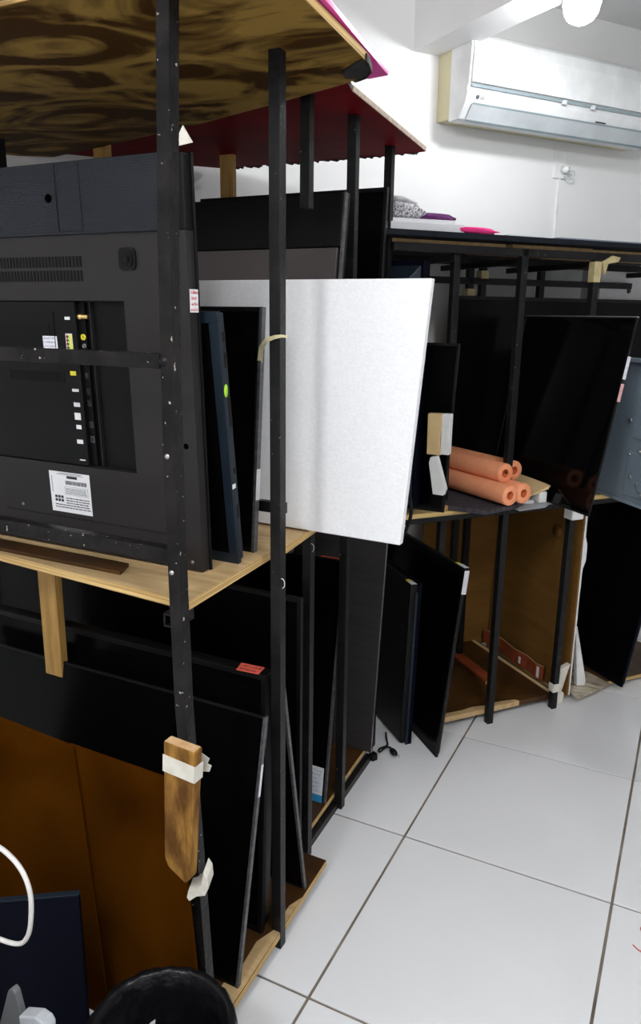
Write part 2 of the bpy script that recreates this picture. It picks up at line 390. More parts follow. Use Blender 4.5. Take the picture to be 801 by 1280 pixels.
# swirled top: rounded outer corner
def board(parent, poly, z0, z1, mtop, medge, name, bev=0):
    """board with its own edge band: flat faces and raw sides"""
    P = [V((x, y, z0)) for x, y in poly]
    o = build(name, MB().prism(P, (0, 0, z1 - z0)), mtop, parent)
    c = sum(P, V((0, 0, 0))) / len(P); mb = MB(); n = len(P)
    for i in range(n):
        a, b = P[i], P[(i + 1) % n]; d = (b - a); nr = V((d.y, -d.x, 0)).normalized()
        if nr.dot((a + b) / 2 - c) < 0: nr = -nr
        mb.box(a + Z_ * .0012, b - a, nr * .0012, Z_ * (z1 - z0 - .0024))
    build(name + '_edge', mb, medge, o)
    return o
topA = board(ra, [(-.374, -.902), (.035, -.91), (.017, -.723), (-.005, -.49), (-.014, -.40), (-.030, -.352), (-.055, -.322), (-.114, -.29), (-.35, -.205), (-.606, -.119), (-1.05, .0), (-1.30, .06), (-1.39, .0), (-1.75, -.50), (-1.75, -.885)], 2.02, 2.038, 'swirl', 'rawedge', 'top_board')
# black tape wrapped round the rounded corner
mb = MB().prism([(-.012, -.43, 2.017), (-.020, -.375, 2.017), (-.038, -.341, 2.017), (-.062, -.318, 2.017), (-.092, -.334, 2.017), (-.080, -.375, 2.017), (-.046, -.405, 2.017)], (0, 0, .003))
mb.prism([(-.010, -.42, 2.017), (-.0135, -.402, 2.017), (-.029, -.3515, 2.017), (-.054, -.3195, 2.017), (-.075, -.3085, 2.017), (-.0735, -.305, 2.017), (-.052, -.3155, 2.017), (-.0255, -.3485, 2.017), (-.009, -.402, 2.017), (-.006, -.42, 2.017)], (0, 0, .014))
build('black_tape', mb, 'black_edge', topA)
board(ra, [(-.165, -.831), (-.188, -.437), (-1.36, -.40), (-1.36, -.735)], 1.002, 1.02, 'ply', 'rawedge', 'shelf_board')
board(ra, [(-.118, -.80), (-.140, -.262), (-1.36, -.26), (-1.36, -.80)], .032, .05, 'stained', 'rawedge', 'bottom_board')
# bare plywood patch torn off the stained face at the front of the bottom board
build('bare_patch', MB().prism([(-.120, -.79, .0502), (-.127, -.60, .0502), (-.134, -.42, .0502), (-.150, -.46, .0502), (-.146, -.55, .0502), (-.165, -.60, .0502), (-.158, -.68, .0502), (-.172, -.70, .0502), (-.168, -.79, .0502)], (0, 0, .0006)), 'ply', ra)
build('wood_upright', MB().box((-.792, -.61, .05), X_ * .058, Y_ * .022, Z_ * .952), 'pine', ra, .001)
for z in (1.30, 1.085): build('screw', MB().lathe([(.005, 0), (.004, .002), (0, .0025)], (-.176, -.8625, z), (0, -1, 0), 8), 'screw', ra)

# sheets on its top
t = tag(build('plastic_sheet', MB().prism([(-.9, -.86, 2.0395), (.045, -.86, 2.0395), (.020, -.641, 2.0395), (-.033, -.243, 2.0395), (-.081, -.235, 2.0395), (-.12, -.285, 2.0395), (-.9, -.285, 2.0395)], (0, 0, .008)), 'pinksheet', bevel=.001), 'hot pink plastic sheet jutting past the corner of the swirled brown top', 'sheet')
t = tag(build('plastic_sheet', MB().prism([(-.9, -.84, 2.048), (.035, -.84, 2.048), (.010, -.62, 2.048), (-.036, -.27, 2.048), (-.9, -.30, 2.048)], (0, 0, .010)), 'palepink', bevel=.001), 'paler pink plastic sheet lying on the hot pink one', 'sheet')
t = tag(build('red_board', box1((-1.3, -1.0, 2.039), X_ * .90, Y_ * .13, Z_ * .012), 'red'), 'red painted strip of board lying along the near edge of the swirled top', 'board')
t = tag(build('cardboard_strip', MB().prism([(-1.0, -.725, 1.0205), (-.395, -.725, 1.0205), (-.375, -.775, 1.0205), (-1.0, -.775, 1.0205)], (0, 0, .008)), 'stained'), 'thin brown board strip with a slanted end under the back-facing television', 'board')

# ------------------------------------------------------------------ TV1: back turned to us, with its connector bay
P = V((-.221, -.685, 1.0205)); v = V((0, -.030, .803)).normalized(); u = V((-1, 0, 0)); wv = v.cross(u).normalized()
H1, W1 = .804, 1.10
t1 = thing('television', 'large television turned back to front behind the crossbars, connector bay and rating label showing', 'television', P)
def q1(a, h, d=0): return P + u * a + v * h + wv * d
def rect(mb, a0, a1, h0, h1, d0, d1): return mb.box(q1(a0, h0, d0), u * (a1 - a0), v * (h1 - h0), wv * (d1 - d0))
TH = .024
mb = MB(); rect(mb, .008, W1, 0, H1, -TH - .006, -TH); build('front_frame', mb, 'tv_black', t1, .001)
mb = MB(); rect(mb, .01, W1 - .01, .01, H1 - .01, -TH - .0065, -TH - .006); build('screen', mb, 'screen', t1)
A0, A1, B0, B1 = .168, .60, .197, .545          # bay opening: along, up
mb = MB(); rect(mb, .012, W1, .003, B0, -TH, 0); rect(mb, .012, W1, B1, .671, -TH, 0); rect(mb, .012, A0, B0, B1, -TH, 0); rect(mb, A1, W1, B0, B1, -TH, 0)
build('rear_cover', mb, 'tv_back', t1)
mb = MB(); rect(mb, .012, .030, .671, H1 - .002, -TH, -.002); build('band_end', mb, 'tv_black', t1, .002)
mb = MB(); rect(mb, .030, W1, .671, H1, -TH, .006); build('top_band', mb, 'tv_band', t1, .002)['label'] = 'dotted charcoal band across the top'
mb = MB(); rect(mb, A0, A1, B0, B1, -TH, -TH + .004); build('connector_bay', mb, 'tv_dark', t1)
mb = MB(); rect(mb, .300, A1 - .004, B0 + .002, B1 - .002, -TH + .004, -.002); bay = build('bay_cover', mb, 'tv_black', t1, .0015)
mb = MB()
for k in range(22): rect(mb, .345 + k * .0075, .3485 + k * .0075, .377, .398, -.0022, -.0012)
build('vent_slots', mb, 'tv_dark', bay)
mb = MB(); rect(mb, .375, .59, .452, .5, -.0022, -.0015); rect(mb, .36, .362, .41, .52, -.0022, -.001); rect(mb, .36, .59, .52, .522, -.0022, -.001); build('moulded_lines', mb, 'tv_dark', bay)
mb = MB(); rect(mb, .284, .3, B0 + .004, B1 - .004, -TH + .004, -.012); pst = build('port_strip', mb, 'tv_dark', t1)
mb = MB(); rect(mb, .268, .2705, B0 + .004, B1 - .004, -TH + .004, -.012); build('bay_ridge', mb, 'tv_back', t1)
build('coaxial_port', MB().tube([q1(.298, .513, -.010), q1(.290, .513, -.010), q1(.290, .513, -.010), q1(.274, .513, -.010)], [.0065, .0065, .0045, .0045], 12), 'gold', pst)
build('video_port', MB().lathe([(.0065, 0), (.0065, .004), (.003, .005), (.003, .002), (0, .002)], q1(.292, .472, -.014), wv, 14), 'yellow', pst)
build('audio_port', MB().lathe([(.005, 0), (.005, .003), (.0025, .004), (.0025, .001), (0, .001)], q1(.292, .454, -.014), wv, 14), 'grey_conn', pst)
for h in (.393, .360, .335, .289, .257):
    mb = MB(); rect(mb, .287, .298, h - .007, h + .007, -.0142, -.012); s = build('port', mb, 'grey_conn', pst)
    mb = MB(); rect(mb, .289, .296, h - .005, h + .005, -.0121, -.0115); build('port_slot', mb, 'ink', s)
def lab(a1, h1, a0, h0, m='label', **k):
    """label between (a1,h1) upper left and (a0,h0) lower right on the cover"""
    return sticker(t1, q1(a1, h0, .0003 if k.pop('flat', 0) else -.0018), -u, v, a1 - a0, h1 - h0, m, **k)
lab(.329, .513, .315, .507); lab(.396, .473, .356, .44, rows=4, ink='blueink')
s = lab(.331, .479, .313, .436)
for a, m_, in ((.3285, 'redink'), (.323, 'lime'), (.3175, 'yellow')):
    mb = MB(); rect(mb, a - .004, a, .438, .477, -.0011, -.0009); build('colour_bar', mb, m_, s)
for k in range(5):
    mb = MB(); rect(mb, .3225, .3295, .441 + k * .0075, .4445 + k * .0075, -.0009, -.0007); build('colour_dot', mb, 'ink', s)
lab(.328, .402, .312, .393, 'yellow'); lab(.327, .365, .309, .359); lab(.326, .336, .309, .327); lab(.327, .314, .310, .299); lab(.325, .288, .311, .279); lab(.327, .256, .310, .247); lab(.324, .2125, .308, .210)
rl = lab(.418, .179, .300, .086, flat=1, name='rating_label')
rl['label'] = 'white rating label with barcode and small print'
mb = MB(); U = -u; o = q1(.418, .086, .001)
def lr(x0, x1, y0, y1): mb.box(o + U * x0 + v * y0, U * (x1 - x0), v * (y1 - y0), wv * .0003)
lr(.052, .082, .079, .085); lr(.030, .095, .0895, .0905); lr(.022, .10, .0868, .0876)
x = .047
while x < .108: b = random.uniform(.0006, .0022); lr(x, x + b, .065, .074); x += b + random.uniform(.0008, .0016)
lr(.044, .11, .0600, .0604); lr(.044, .11, .042, .0424); lr(.044, .0444, .042, .060); lr(.11, .1104, .042, .060)
for r in range(4):
    x = .047
    while x < .104: b = random.uniform(.003, .009); lr(x, x + b, .0445 + r * .0036, .0458 + r * .0036); x += b + .0014
for r in range(5):
    x = .045 if r > 1 else .012
    while x < .108: b = random.uniform(.003, .010); lr(x, x + b, .010 + r * .0056, .0122 + r * .0056); x += b + .0018
for r in range(2):
    for c in range(3): lr(.012 + c * .009, .019 + c * .009, .024 + r * .008, .030 + r * .008)
x = .008
for r in range(9): lr(.006, .008, .045 + r * .0042, .0475 + r * .0042)
build('label_print', mb, 'ink', rl)
# rocker button and vents
mb = MB()
for k in range(14):
    a = .131 + .0195; 
def rrect(a, h, rx, rz, d0, d1, m_, par, nm, seg=20):
    pts = []
    for k in range(seg):
        th = 2 * math.pi * k / seg; c, s2 = math.cos(th), math.sin(th); e_ = .5
        pts.append(q1(a + rx * math.copysign(abs(c) ** e_, c), h + rz * math.copysign(abs(s2) ** e_, s2), d0))
    return build(nm, MB().prism(pts, wv * (d1 - d0)), m_, par)
bt = rrect(.150, .623, .0205, .0215, -.001, .004, 'tv_black', t1, 'joystick_button')
rrect(.150, .623, .014, .0145, .004, .0055, 'tv_dark', bt, 'button_cap'); rrect(.150, .623, .006, .006, .0055, .0085, 'tv_black', bt, 'button_stick')
for h in (.610, .583):
    mb = MB()
    for k in range(34): rect(mb, .268 + k * .0092, .2735 + k * .0092, h, h + .021, -.001, .0009)
    build('vent_slots', mb, 'tv_dark', t1)
mb = MB()
for k in range(60): rect(mb, .06 + k * .0085, .0625 + k * .0085, .072, .076, -.001, .0007)
build('speaker_slots', mb, 'tv_dark', t1)
mb = MB()
for a in (.312, .250): rect(mb, a, a + .002, .678, .800, .0058, .0066)
rect(mb, .250, .314, .676, .678, .0058, .0066); build('band_seam', mb, 'tv_dark', t1)
build('screw_hole', MB().lathe([(.0085, 0), (.0085, .0008), (.007, .0008), (.0065, .0004), (0, .0004)], q1(.334, .740, .0062), wv, 18), 'void', t1)
build('screw_hole', MB().lathe([(.006, 0), (.006, .0006), (0, .0006)], q1(.037, .266, .0002), wv, 14), 'void', t1)
for a, h in ((.037, .02), (.511, .089)): build('screw', MB().lathe([(.004, 0), (.004, .0006), (0, .0008)], q1(a, h, .0002), wv, 12), 'grey_conn', t1)
s = sticker(t1, V((-.2285, -.709, 1.545)), Y_, Z_, .026, .042, 'label', 4, 'redink', 'side_sticker'); s['label'] = 'red-printed white sticker on the edge'
t = tag(build('paper_scrap', MB().prism([(-.243, -.726, 1.828), (-.205, -.72, 1.834), (-.222, -.724, 1.862)], (0, .002, 0)), 'tape'), 'torn scrap of white paper on the top corner of the back-facing television', 'paper')

# ------------------------------------------------------------------ other televisions on that shelf
t3, u, v, wv = tv('navy-rimmed television with a lime green dot on its edge', (-.200, -.600, 1.0205), (-1, 0, 0), (0, -.063, .526), .62, .530, .028, 'screen', .022, 'navy', 'screen', 'navy', bulge=.004)
P = V((-.200, -.600, 1.0205))
d = MB().lathe([(.011, 0), (.011, .0006), (0, .0006)], (0, 0, 0), (1, 0, 0), 18)
d.v = [V((q.x, q.y * .6, q.z * 1.2)) + P + v * .376 - wv * .008 - u * .0003 for q in d.v]; build('lime_dot', d, 'lime', t3)
mb = MB()
for h, hh in ((.10, .03), (.20, .012), (.30, .06), (.42, .03), (.47, .02)): build('side_port', MB().box(P + v * h - wv * .016 + u * .0034, -u * .0016, v * hh, -wv * .009), 'tv_black', t3)
sticker(t3, P + v * .17 - wv * .014 - u * .0003, wv, v, .012, .010, 'label', 1)
t4, u, v, wv = tv('black television with a strip of masking tape curling off its grey edge', (-.215, -.515, 1.0205), (-1, 0, 0), (0, .046, .538), .62, .540, .03, 'screen', .010, 'tv_black', 'screen', 'tv_black', bulge=.02, edge='silver')
P = V((-.215, -.515, 1.0205))
sticker(t4, P + v * .12 - u * .0018 - wv * .016, wv, v, .016, .07, 'label', name='paper_patch')
pts = [(-.217, -.475, 1.443), (-.193, -.51, 1.474), (-.156, -.552, 1.4925), (-.127, -.568, 1.4995), (-.109, -.573, 1.502), (-.092, -.577, 1.501)]
mb = MB(); vs = []; 
for k, q in enumerate(pts):
    hw = .0062 - .0008 * k; a_, b_ = V(pts[max(k - 1, 0)]), V(pts[min(k + 1, len(pts) - 1)]); tg_ = (b_ - a_).normalized(); wd_ = tg_.cross(V((.35, -.94, 0))).normalized() * hw; vs += [V(q) - wd_, V(q) + wd_]
fs = [(2 * k, 2 * k + 1, 2 * k + 3, 2 * k + 2) for k in range(len(pts) - 1)]
top = [q + V((.0003, -.0009, 0)) for q in vs]; n = len(vs)
mb.add(vs + top, fs + [tuple(reversed([i + n for i in f])) for f in fs] + [(2 * k, 2 * k + 2, n + 2 * k + 2, n + 2 * k) for k in range(len(pts) - 1)] + [(2 * k + 1, n + 2 * k + 1, n + 2 * k + 3, 2 * k + 3) for k in range(len(pts) - 1)])
build('masking_tape', mb, 'masking', t4)

# ================================================================== RACK A2 (second, red top)
r2 = thing('storage_rack', 'black steel rack under a dark red painted top, behind the nearest rack', 'rack', (-.24, .03, 0), 'steel storage racks')
for a, b, z0, z1 in ((-.238, .039, 0, 2.04), (-.289, .42, 0, 2.04), (-.23, -.212, 0, .995), (-.26, -.18, 1.79, 2.04), (-1.05, .30, 0, 2.04), (-1.25, -.2, 0, 2.04)):
    build('post', MB().sqpath([(a, b, z0), (a, b, z1)], PS), 'steel', r2, .001)
red = board(r2, [(-.125, -.27), (-.156, -.157), (-.217, .535), (-.365, .555), (-.97, .53), (-1.19, .28), (-1.52, -.18), (-1.52, -.27)], 2.04, 2.054, 'red', 'black_edge', 'top_board')
build('cream_edge', MB().box((-.1545, -.16, 2.041), V((-.061, .692, 0)), X_ * .0025, Z_ * .012), 'cream_edge', red)
mb = MB()
for k in range(26):
    x = -.93 + k * .027; L_ = random.uniform(.008, .04); mb.prism([(x, .54, 2.039), (x + L_, .545, 2.039), (x + L_ * .6, .55, 2.037 - random.uniform(0, .003))], (0, 0, .004))
build('frayed_edge', mb, 'black_edge', red)['kind'] = 'stuff'
build('black_clip', MB().prism([(-.150, -.215, 2.055), (-.128, -.215, 2.055), (-.122, -.175, 2.055), (-.145, -.165, 2.055)], (0, 0, .02)), 'black_edge', red, .003)
board(r2, [(-.175, -.432), (-.20, -.20), (-.225, .40), (-1.0, .42), (-1.30, .05), (-1.30, -.395), (-.5, -.43)], 1.002, 1.02, 'ply', 'rawedge', 'shelf_board')
board(r2, [(-.245, -.22), (-.270, .33), (-1.0, .33), (-1.28, -.05), (-1.28, -.22)], .032, .05, 'stained', 'rawedge', 'bottom_board')
build('crossbar', MB().bar((-.24, -.20, .012), (-.26, .33, .012), .02, .024), 'steel', r2)
build('crossbar', MB().bar((-.238, .04, .985), (-1.05, .30, .985), .02, .02), 'steel', r2)
build('wood_upright', MB().box((-1.098, .02, 1.02), X_ * .055, Y_ * .02, Z_ * 1.02), 'pine', r2, .001)
build('wood_upright', MB().box((-.846, .33, 1.02), X_ * .05, Y_ * .02, Z_ * 1.02), 'pine', r2, .001)

# the polystyrene sheet jutting into the aisle
o = V((.058, -.305, 1.0215))
mb = MB().prism([o, o + V((.048, 0, .600)), o + V((-.62, 0, .600)), o + V((-.62, 0, .008))], (0, .022, 0))
tag(build('polystyrene_sheet', mb, 'foam', bevel=.002), 'large white polystyrene sheet jutting into the aisle', 'foam sheet')

# televisions standing on its upper shelf
ta, u, v, wv = tv('wide television with a warm grey rear panel behind the polystyrene sheet', (-.212, -.17, 1.0205), (-1, 0, 0), (0, .11, .825), .84, .832, .03, 'back', .008, 'tv_black', 'screen')
P = V((-.212, -.17, 1.0205))
build('rear_panel', MB().box(P + u * .012 + v * .01, u * .82, v * .685, -wv * .028), 'warmgrey', ta, .002)
build('rear_top_band', MB().box(P + u * .006 + v * .697, u * .828, v * .131, -wv * .028), 'tv_black', ta, .002)
build('edge_strip', MB().box(P, u * .004, v * .83, -wv * .02), 'silver', ta)
tbv, u, v, wv = tv('tall black television at the back of the red-topped rack', (-.245, .225, 1.0205), (-1, 0, 0), (0, .075, .885), .66, .889, .035, 'screen', .012, 'bezel', 'screen', bulge=.03)
tc_, u, v, wv = tv('dark navy television back with a stepped rim, just behind the polystyrene sheet', (-.178, .470, .905), (-1, 0, 0), (0, .0, .81), .62, .81, .05, 'back', .012, 'navy2', 'screen')
P = V((-.178, .470, .905))
build('rear_rim', MB().box(P + v * .002, u * .62, v * .806, -wv * .048), 'navy2', tc_, .004)
k = .012; z0 = [P + u * k + v * k, P + u * (.62 - k) + v * k, P + u * (.62 - k) + v * (.805 - k), P + u * k + v * (.805 - k)]
z1 = [P + u * .05 + v * .06 + wv * .03, P + u * .57 + v * .06 + wv * .03, P + u * .57 + v * .745 + wv * .03, P + u * .05 + v * .745 + wv * .03]
build('rear_bulge', MB().add(z0 + z1, [(3, 2, 1, 0), (4, 5, 6, 7), (0, 1, 5, 4), (1, 2, 6, 5), (2, 3, 7, 6), (3, 0, 4, 7)]), 'navy', tc_, .002)
td, u, v, wv = tv('small black television standing just left of the orange foam tubes', (-.100, .552, .8855), (-1, 0, 0), (0, .086, .57), .30, .576, .026, 'screen', .010, 'bezel', 'screen', bulge=.02)
cb = thing('packing_block', 'white foam pad wrapped with folded cardboard, wedged against the small black television', 'packing', (-.10, .47, 1.10))
build('foam_pad', MB().box((-.105, .494, 1.098), X_ * .029, Y_ * .03, Z_ * .135), 'epe', cb, .002)
build('cardboard_wrap', MB().prism([(-.150, .488, 1.096), (-.152, .488, 1.232), (-.106, .490, 1.233), (-.103, .490, 1.20), (-.107, .490, 1.15), (-.104, .490, 1.095)], (.0, .03, 0)), 'cardboard_light', cb, .002)
tag(build('foam_wedge', MB().prism([(-.136, .474, 1.07), (-.132, .474, 1.089), (-.110, .474, 1.094), (-.074, .474, .986), (-.081, .474, .964), (-.117, .474, .965)], (0, .025, 0)), 'epe', bevel=.001), 'slanted white foam offcut under the cardboard-wrapped pad', 'foam')

# ------------------------------------------------------------------ lower bay of the nearest rack
ts, u, v, wv = tv('black-screened television with a scuffed silver edge on the bottom board of the nearest rack', (-.134, -.736, .0508), (-1, 0, 0), (0, .133, .622), .95, .636, .022, 'screen', .006, 'tv_black', 'screen', 'tv_black', bulge=.02, edge='silver')
P = V((-.134, -.736, .0508))
sticker(ts, P + v * .45 - u * .0018 - wv * .012, wv, v, .009, .075, 'label', name='tape_mark')
tr, u, v, wv = tv('thick black television with a coral red label on top', (-.165, -.575, .0508), (-1, 0, 0), (0, .03, .69), .95, .69, .05, 'screen', .014, 'tv_black', 'screen', 'tv_black', bulge=.006)
P = V((-.165, -.575, .0508)); F = P + v * .690
rs = build('red_label', MB().prism([F + u * .078 + wv * .006, F + u * .020 + wv * .002, F + u * .026 - wv * .038, F + u * .088 - wv * .034], v * .0008), 'redlabel', tr)
scribble(rs, F + u * .080 + wv * .002 + v * .0006, -u, -wv, .056, .036, 2, 'ink')
tl, u, v, wv = tv('slim dark television leaning forward on the end of the bottom board', (-.142, -.391, .0508), (-1, 0, 0), (0, -.122, .67), .9, .681, .02, 'screen', .006, 'navy2', 'screen', 'tv_black', bulge=.01, edge='silver')
tz, u, v, wv = tv('large dark television standing deepest in the lower bay of the nearest rack', (-.19, -.33, .0508), (-1, 0, 0), (0, .0, .8), 1.42, .80, .03, 'screen', .012, 'tv_black', 'screen', 'tv_black')  # widened to cover the pale back wall, standing in for its shade

# brown hardboard panels leaning on the end of the rack
def panel(label, pts, th, m, name='hardboard_panel'):
    return tag(build(name, MB().prism(pts, th), m, bevel=.0008), label, 'panel')
panel('brown hardboard panel beside the taped wood block', [(-.118, -.885, 0), (-.165, -.885, .668), (-.44, -.886, .672), (-.44, -.886, 0)], (0, .006, 0), 'hardboard')
panel('brown hardboard panel at the left edge with a small hook hole', [(-.372, -.895, 0), (-.423, -.892, .675), (-.95, -.892, .70), (-.95, -.895, 0)], (0, .005, 0), 'hardboard')
# wood block taped on the post
wb = thing('wood_block', 'weathered wood block taped to the front post of the nearest rack', 'wood block', (-.13, -.92, .48))
blk = build('block', MB().prism([(-.182, -.912, .51), (-.174, -.912, .492), (-.134, -.912, .468), (-.122, -.912, .482), (-.100, -.912, .764), (-.172, -.912, .768)], (0, .024, 0)), 'oldwood', wb, .003)
build('sawn_end', MB().prism([(-.103, -.910, .7635), (-.170, -.910, .7675), (-.170, -.890, .7675), (-.103, -.890, .7635)], (0, 0, .0016)), 'oldwood_end', wb)
build('tape_band', MB().prism([(-.1755, -.9135, .706), (-.1035, -.9135, .700), (-.1005, -.9135, .735), (-.1735, -.9135, .742)], (0, .0012, 0)).prism([(-.1040, -.9135, .700), (-.1010, -.9135, .735), (-.1010, -.887, .734), (-.1040, -.887, .699)], (.001, 0, 0)), 'tape', wb)
mb = MB().prism([(-.120, -.868, .695), (-.101, -.868, .700), (-.096, -.868, .714), (-.105, -.868, .716), (-.100, -.868, .728), (-.120, -.868, .736)], (0, .0012, 0)); build('tape_end', mb, 'tape', wb)
tp = thing('tape_scrap', 'torn white tape scrap stuck around the lower front post', 'tape', (-.14, -.87, .38))
build('tape_wrap', MB().prism([(-.168, -.8655, .528), (-.138, -.8655, .540), (-.136, -.8655, .578), (-.146, -.8655, .560), (-.168, -.8655, .562)], (0, .001, 0)), 'tape', tp)
tp2 = tag(build('tape_scrap', MB().prism([(-.104, -.893, .492), (-.095, -.893, .482), (-.093, -.893, .458), (-.102, -.893, .438), (-.122, -.893, .428), (-.140, -.893, .410), (-.146, -.893, .416), (-.142, -.893, .434), (-.124, -.893, .446), (-.110, -.893, .458)], (-.012, .036, .004)), 'tape', bevel=.001), 'flapping piece of white tape low on the front post', 'tape')

# ------------------------------------------------------------------ lower bay of the red-topped rack
te, u, v, wv = tv('black television with a blue and white energy label at its lower corner', (-.257, -.036, .0508), (-1, 0, 0), (0, .114, .774), .80, .782, .022, 'screen', .007, 'tv_black', 'screen', 'tv_black', bulge=.02, edge='silver')
P = V((-.257, -.036, .0508))
s = sticker(te, P + u * .072 + v * .0 + wv * .0003, -u, v, .062, .115, 'label', name='energy_label')
build('label_base', MB().box(P + u * .072 + wv * .0009, -u * .062, v * .024, wv * .0003), 'cyanlabel', s)
scribble(s, P + u * .070 + v * .03 + wv * .0009, -u, v, .056, .08, 6, 'cyanlabel', name='small_print')
F = P + v * .782
rs = build('red_label', MB().prism([F + u * .004, F + u * .085, F + u * .080 - wv * .018, F - wv * .018 + u * .004], v * .0008), 'redlabel', te)
tm, u, v, wv = tv('television with a brushed dark metal back and bright side edge', (-.240, .300, .0508), (-1, 0, 0), (0, .091, .80), .50, .805, .016, 'back', .006, 'tv_black', 'screen')
P = V((-.240, .300, .0508))
build('rear_panel', MB().box(P + u * .001 + wv * .0005, u * .498, v * .803, -wv * .012), 'darkmetal', tm, .001)
build('edge_strip', MB().box(P + wv * .001, -u * .002, v * .80, -wv * .004), 'silver_line', tm)
for i, (x, y, z) in enumerate(((-.120, -.548, .975), (-.212, -.226, .955))):
    pts = [(x + .007 * math.sin(a), y - .004, z + .011 * math.cos(a)) for a in [k * .3 - .3 for k in range(12)]]
    tag(build('wire_loop', MB().tube(pts, .0009, 6), 'cable'), ['thin white wire loop hanging behind the second post', 'thin white wire loop on the short post of the red-topped rack'][i], 'wire')

# ------------------------------------------------------------------ televisions standing on the tiles
uf = V((-.72, .69, 0)).normalized(); ep = V((uf.y, -uf.x, 0))
P = Z_ * .0005 + V((-.050, .454, 0))
tf, u, v, wv = tv('black television on the tiles with two white stickers at its top corner', P, uf, ep * .072 + Z_ * .71, .62, .714, .022, 'screen', .008, 'bezel', 'screen', 'tv_black', bulge=.012)
F = P + v * .714
sticker(tf, F + u * .055 - wv * .003, -u, -wv, .045, .020, 'label', 2, 'blueink'); sticker(tf, F + u * .075 - wv * .003, -u, -wv, .02, .016, 'yellow', name='yellow_sticker')
sticker(tf, F - v * .092 - u * .0005 - wv * .001, -wv, v, .018, .085, 'label', 2, 'blueink')
P = Z_ * .0005 + V((-.191, .469, 0))
tg, u, v, wv = tv('thick black television with a yellow-tipped sticker on top, on the tiles beside the power plug', P, uf, ep * .015 - uf * .02 + Z_ * .63, .45, .632, .045, 'back', .008, 'navy2', 'screen')
build('rear_cover', MB().box(P + u * .004 + v * .004, u * .442, v * .624, -wv * .036), 'tv_black', tg, .008)
build('side_trim', MB().box(P - wv * .020 - u * .001, u * .004, v * .60, -wv * .010), 'navy', tg, .001)
F = P + v * .629; sticker(tg, F + u * .05 - wv * .004, -u, -wv, .045, .022, 'label', 2, 'ink'); sticker(tg, F + u * .058 - wv * .006, -u, -wv, .022, .014, 'yellow', name='yellow_sticker', th=.0012)
# power cord with plug
pc = thing('power_cord', 'black power cord with a two-pin plug lying on the tiles', 'cord', (-.22, .40, 0))
def curve(pts, n=8):
    P = [V(q) for q in pts]; out = []
    for i in range(len(P) - 1):
        a, b, c, d = P[max(i - 1, 0)], P[i], P[i + 1], P[min(i + 2, len(P) - 1)]
        for k in range(n):
            t = k / n; out.append(.5 * ((2 * b) + (c - a) * t + (2 * a - 5 * b + 4 * c - d) * t * t + (3 * b - a - 3 * c + d) * t ** 3))
    return out + [P[-1]]
build('cord', MB().tube(curve([(-.262, .50, .02), (-.245, .47, .006), (-.232, .44, .006), (-.248, .405, .006), (-.235, .375, .014), (-.222, .40, .022), (-.214, .425, .010), (-.205, .412, .008)]), .0035, 8), 'blackcable', pc)
build('plug', MB().tube([(-.207, .414, .011), (-.200, .408, .012), (-.190, .399, .012), (-.180, .390, .012)], [.006, .010, .012, .009], 10), 'blackcable', pc)
for k in (-.005, .005): build('pin', MB().tube([(-.180 + k, .390 + k, .012), (-.166 + k, .377 + k, .012)], .002, 6), 'silver_line', pc)
tag(build('rubber_foot', MB().box((-.262, .335, 0), V((.02, -.012, 0)), V((.012, .02, 0)), Z_ * .026), 'blackcable', bevel=.002), 'small black rubber block at the corner of the metal-backed television', 'rubber block')
tag(build('hanging_cable', MB().tube(curve([(-.16, .352, 1.0), (-.148, .355, .93), (-.165, .358, .86), (-.20, .36, .815), (-.235, .358, .83), (-.245, .352, .90)]), .006, 8), 'blackcable'), 'black cable hanging in a loop under the polystyrene sheet', 'cable')

# ================================================================== RACK B (in front of the back wall)
rk = thing('storage_rack', 'black steel rack along the back wall under the air conditioner', 'rack', rb(0, 0, 0), 'steel storage racks')
def bpost(s, n, z0, z1): build('post', MB().box(rb(s - PS / 2, n - PS / 2, z0), BE * PS, BN * PS, Z_ * (z1 - z0)), 'steel', rk, .001)
for s, n in ((-.211, .085), (0, 0), (.313, .0), (.95, 0), (-.26, .52), (.11, .47), (.17, .47), (.46, .47), (.74, .47)): bpost(s, n, 0 if n == 0 or s < .2 else .88, 1.765)
def bbar(a, b, wd=.025, ht=.025): build('crossbar', MB().bar(rb(*a), rb(*b), wd, ht), 'steel', rk, .001)
for n in (0, .47): bbar((-.5, n, 1.752), (1.1, n, 1.752))
bbar((-.26, .47, 1.68), (.95, .47, 1.68))
for s in (-.262, 0, .313, .95): bbar((s, 0, 1.725), (s, .5, 1.725), .02, .02)
bbar((-.42, .0, .858), (1.1, .0, .858), .02, .02); bbar((-.42, .5, .858), (1.1, .5, .858), .02, .02)
def bboard(poly, z0, z1, m, me_, nm): return board(rk, [tuple(rb(s, n, 0).xy) for s, n in poly], z0, z1, m, me_, nm)
tb_ = bboard([(-.56, -.03), (1.2, -.03), (1.2, .785), (-.56, .665)], 1.783, 1.80, 'greytop', 'greytop', 'top_board')
for a, b, n0, n1 in ((-.50, -.03, .06, .30), (-.01, .34, .05, .33), (.36, .70, .08, .36), (.72, 1.1, .06, .35)):
    build('tan_board', MB().box(rb(a, n0, 1.766), BE * (b - a), BN * (n1 - n0), Z_ * .016), 'tanboard', rk)
build('red_edge', MB().box(rb(-.02, .30, 1.7655), BE * .34, BN * .012, Z_ * .016), 'redink', rk)
bboard([(-.44, -.012), (1.1, -.012), (1.1, .58), (-.44, .55)], .868, .885, 'tanboard', 'rawedge', 'shelf_board')
bboard([(-.30, .03), (.345, .022), (.345, .62), (-.30, .58)], .028, .05, 'stained', 'stained', 'bottom_board')
bboard([(.40, .05), (1.1, .05), (1.1, .60), (.40, .58)], .01, .028, 'stained', 'rawedge', 'bottom_board')
